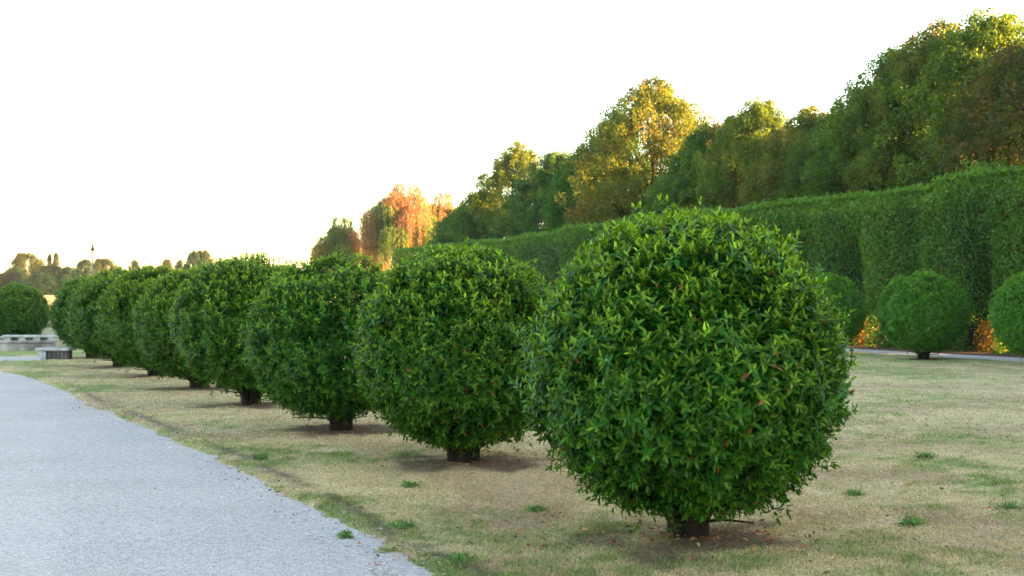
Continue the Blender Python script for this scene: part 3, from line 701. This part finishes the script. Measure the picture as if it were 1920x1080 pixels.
for a in [
    (-8, 205, 512, 1, 70, .1, 'far tree cut off by the left edge of the picture', (0.53, 0.51, 0.40)),
    (48, 215, 476, 1, 62, 1.3, 'tall far tree with a pinkish-orange top near the left edge', (0.60, 0.54, 0.40)),
    (26, 208, 503, 0, 60, .6, 'grey-green far tree below the pinkish one at the left', (0.43, 0.56, 0.50)),
    (73, 222, 487, 1, 30, 2.0, 'small golden far tree right of the pinkish one', (0.53, 0.57, 0.40)),
    (93, 235, 478, 2, 13, .4, 'left one of the two slim far poplars', (0.40, 0.46, 0.50)),
    (105, 235, 476, 2, 17, 2.4, 'right one of the two slim far poplars', (0.53, 0.54, 0.40)),
    (95, 205, 498, 1, 70, 3.0, 'golden-topped far tree under the two slim poplars', (0.53, 0.60, 0.40)),
    (78, 195, 512, 0, 66, 3.9, 'dark blue-green far tree above the left round bush', (0.31, 0.51, 0.60)),
    (128, 198, 502, 0, 66, 4.8, 'dark far tree left of the lamp post', (0.33, 0.51, 0.60)),
    (160, 200, 489, 0, 50, 5.3, 'dark round far tree just left of the lamp post', (0.31, 0.48, 0.60)),
    (195, 204, 486, 1, 56, .9, 'golden round far tree behind the lamp post', (0.63, 0.60, 0.40)),
    (218, 212, 500, 1, 34, 3.9, 'low golden far tree right of the round golden one', (0.58, 0.57, 0.40)),
    (252, 225, 490, 0, 28, 1.8, 'small round dark far tree standing above the seventh bush', (0.40, 0.54, 0.50)),
    (280, 218, 500, 1, 40, 2.8, 'low orange far tree between the small round ones', (0.63, 0.57, 0.40)),
    (312, 222, 487, 1, 26, 3.6, 'small pointed golden far tree', (0.58, 0.57, 0.40)),
    (338, 220, 490, 0, 30, 4.2, 'small green far tree left of the big dark and golden one', (0.45, 0.57, 0.50)),
    (364, 214, 474, 0, 42, 5.0, 'left half of the big far tree above the row, coloured as shaded', (0.29, 0.46, 0.60)),  # one tree built as two: shade and sun put into the halves' tints
    (382, 216, 471, 1, 44, .5, 'right half of the big far tree above the row, coloured as sunlit', (0.63, 0.60, 0.40)),
    (430, 226, 498, 1, 50, 1.6, 'low far tree showing above the fourth bush', (0.53, 0.57, 0.40)),
    (480, 228, 499, 0, 60, 2.5, 'low far tree farther right above the fourth bush', (0.45, 0.57, 0.50)),
    (535, 230, 498, 1, 60, 3.3, 'low far tree above the gap between third and fourth bush', (0.53, 0.57, 0.40)),
    (590, 232, 502, 0, 60, 4.3, 'low far tree under the green weeping willow', (0.45, 0.57, 0.50)),
]: far_tree(*a)

# ------------------------------------------------------------------ stonework on the left
def bench(x, y, rz, L, h, label, panel=True, depth=.45, th=.075, mat_leg=M_STONE):
    e = obj('stone_bench', None, None, (x, y, 0), rz); tag(e, label, 'bench', 'stone benches near the far end of the path')
    obj('seat', bevel_box('seat', -L/2, L/2, -depth/2, depth/2, h - th, h, M_STONE, .014, .004), e)
    n = 1 if panel else 4
    for i in range(n):
        cx = -L/2 + .16 + (L - .32) * i / max(n - 1, 1)
        obj('leg', bevel_box('leg', cx - .11, cx + .11, -depth/2 + .05, depth/2 - .05, -.05, h - th - .002, mat_leg, .012, .004), e)
    if panel: obj('panel', bevel_box('panel', -L/2 + .273, L/2 - .04, -depth/2 + .09, depth/2 - .09, -.05, h - th - .003, M_STAIN, .01, .003), e)
    else: obj('panel', bevel_box('panel', -L/2 + .05, L/2 - .05, .03, .10, -.05, h - th - .003, M_WALLST, .008, .003), e)
x, y = at(104, 35.6); bench(x, y, math.radians(-6), .92, .345, 'low stone bench with dark streaked side left of the farthest bush')
x, y = at(58, 44.0); bench(x, y, math.radians(1), 1.75, .46, 'white stone bench behind the low wall, in front of the left round bush', False)
x, y = at(-24, 44.4); bench(x, y, math.radians(-2), 1.1, .40, 'stone bench cut off by the left edge of the picture', False)
w = obj('low_wall', None, None, (-17.9, 41.7, 0), math.radians(1.5))
tag(w, 'low stained stone kerb wall behind the strip of green grass at the left', 'wall')
obj('wall', bevel_box('wall', -8, 3.55, -.22, .22, -.05, .27, M_WALLST, .02, .006, 12), w)
obj('coping', bevel_box('coping', -8.03, 3.58, -.25, .25, .272, .33, M_WALLST, .014, .004, 12), w)

# lamp post
x, y = at(173.5, 75)
e = obj('lamp_post', None, None, (x, y, 0)); tag(e, 'slender lamp post with a bell-shaped dark shade in front of the far trees', 'lamp post')
k = 75 / F; zs = lambda py: (562 - py) * k + CAMZ
c = lathe([(.10, 0), (.10, .3), (.05, .4), (.042, 2.0), (.034, zs(474)), (.03, zs(468))], 12); obj('pole', mesh_tris('pole', c[0], c[1], M_POLE), e)
c = lathe([(.16, zs(470)), (.19, zs(469.6)), (.17, zs(468.8)), (.10, zs(467)), (.075, zs(465)), (.055, zs(462.5)), (.03, zs(461))], 20); obj('lamp_shade', mesh_tris('lamp_shade', c[0], c[1], M_METAL), e)
c = lathe([(.035, zs(461)), (.05, zs(460)), (.03, zs(458)), (.022, zs(452)), (.004, zs(446))], 10); obj('finial', mesh_tris('finial', c[0], c[1], M_METAL), e)

# ------------------------------------------------------------------ light
SUN_EL = math.radians(8.0); sd = unit(np.array([1.0, -0.03]))
d = Vector((sd[0] * math.cos(SUN_EL), sd[1] * math.cos(SUN_EL), math.sin(SUN_EL)))
L = bpy.data.lights.new('sun', 'SUN'); L.energy = 5.0; L.angle = math.radians(.5); L.color = (1.0, .58, .18)
so = bpy.data.objects.new('sun', L); COL.objects.link(so); so.rotation_euler = d.to_track_quat('Z', 'Y').to_euler(); so.location = (60, 0, 40)
W = bpy.data.worlds.new('World'); scene.world = W; W.use_nodes = True
nt = W.node_tree; bg = nt.nodes['Background']; sky = nt.nodes.new('ShaderNodeTexSky'); sky.sky_type = 'NISHITA'
sky.sun_disc = False; sky.sun_elevation = SUN_EL; sky.sun_rotation = math.atan2(sd[0], sd[1])
sky.air_density = 1.0; sky.dust_density = 1.0; sky.ozone_density = 0.4; sky.altitude = 0
nt.links.new(sky.outputs[0], bg.inputs[0]); bg.inputs[1].default_value = 0.08

# ------------------------------------------------------------------ camera
cam = bpy.data.cameras.new('camera'); co = bpy.data.objects.new('camera', cam); COL.objects.link(co)
cam.sensor_width = 36; cam.lens = F / 1920 * 36; cam.clip_end = 6000; cam.clip_start = .1
co.location = (0, 0, CAMZ); co.rotation_euler = (math.radians(90) + math.atan(22 / F), 0, 0)
cam.dof.use_dof = True; cam.dof.focus_distance = 10.5; cam.dof.aperture_fstop = 7.0
scene.camera = co
vs = scene.view_settings; vs.view_transform = 'Standard'; vs.look = 'None'; vs.gamma = 1; vs.exposure = 3.75
scene.render.engine = 'CYCLES'; cy = scene.cycles
cy.max_bounces = 6; cy.diffuse_bounces = 4; cy.transmission_bounces = 4; cy.glossy_bounces = 2; cy.transparent_max_bounces = 4
cy.use_denoising = True

hb = bevel_box('haze', -420, 420, -60, 420, -1.2, 30, M_STONE, .01)
hm, nt, out = new_mat('haze_air'); pv = N(nt, 'ShaderNodeVolumePrincipled')
pv.inputs['Color'].default_value = (.86, .9, 1.0, 1); pv.inputs['Density'].default_value = HAZE; pv.inputs['Anisotropy'].default_value = 0.2
nt.links.new(pv.outputs[0], out.inputs['Volume']); hb.materials.clear(); hb.materials.append(hm)
tag(obj('haze', hb), 'thin pale evening haze over the garden', 'haze', kind='stuff')
cy.volume_bounces = 0
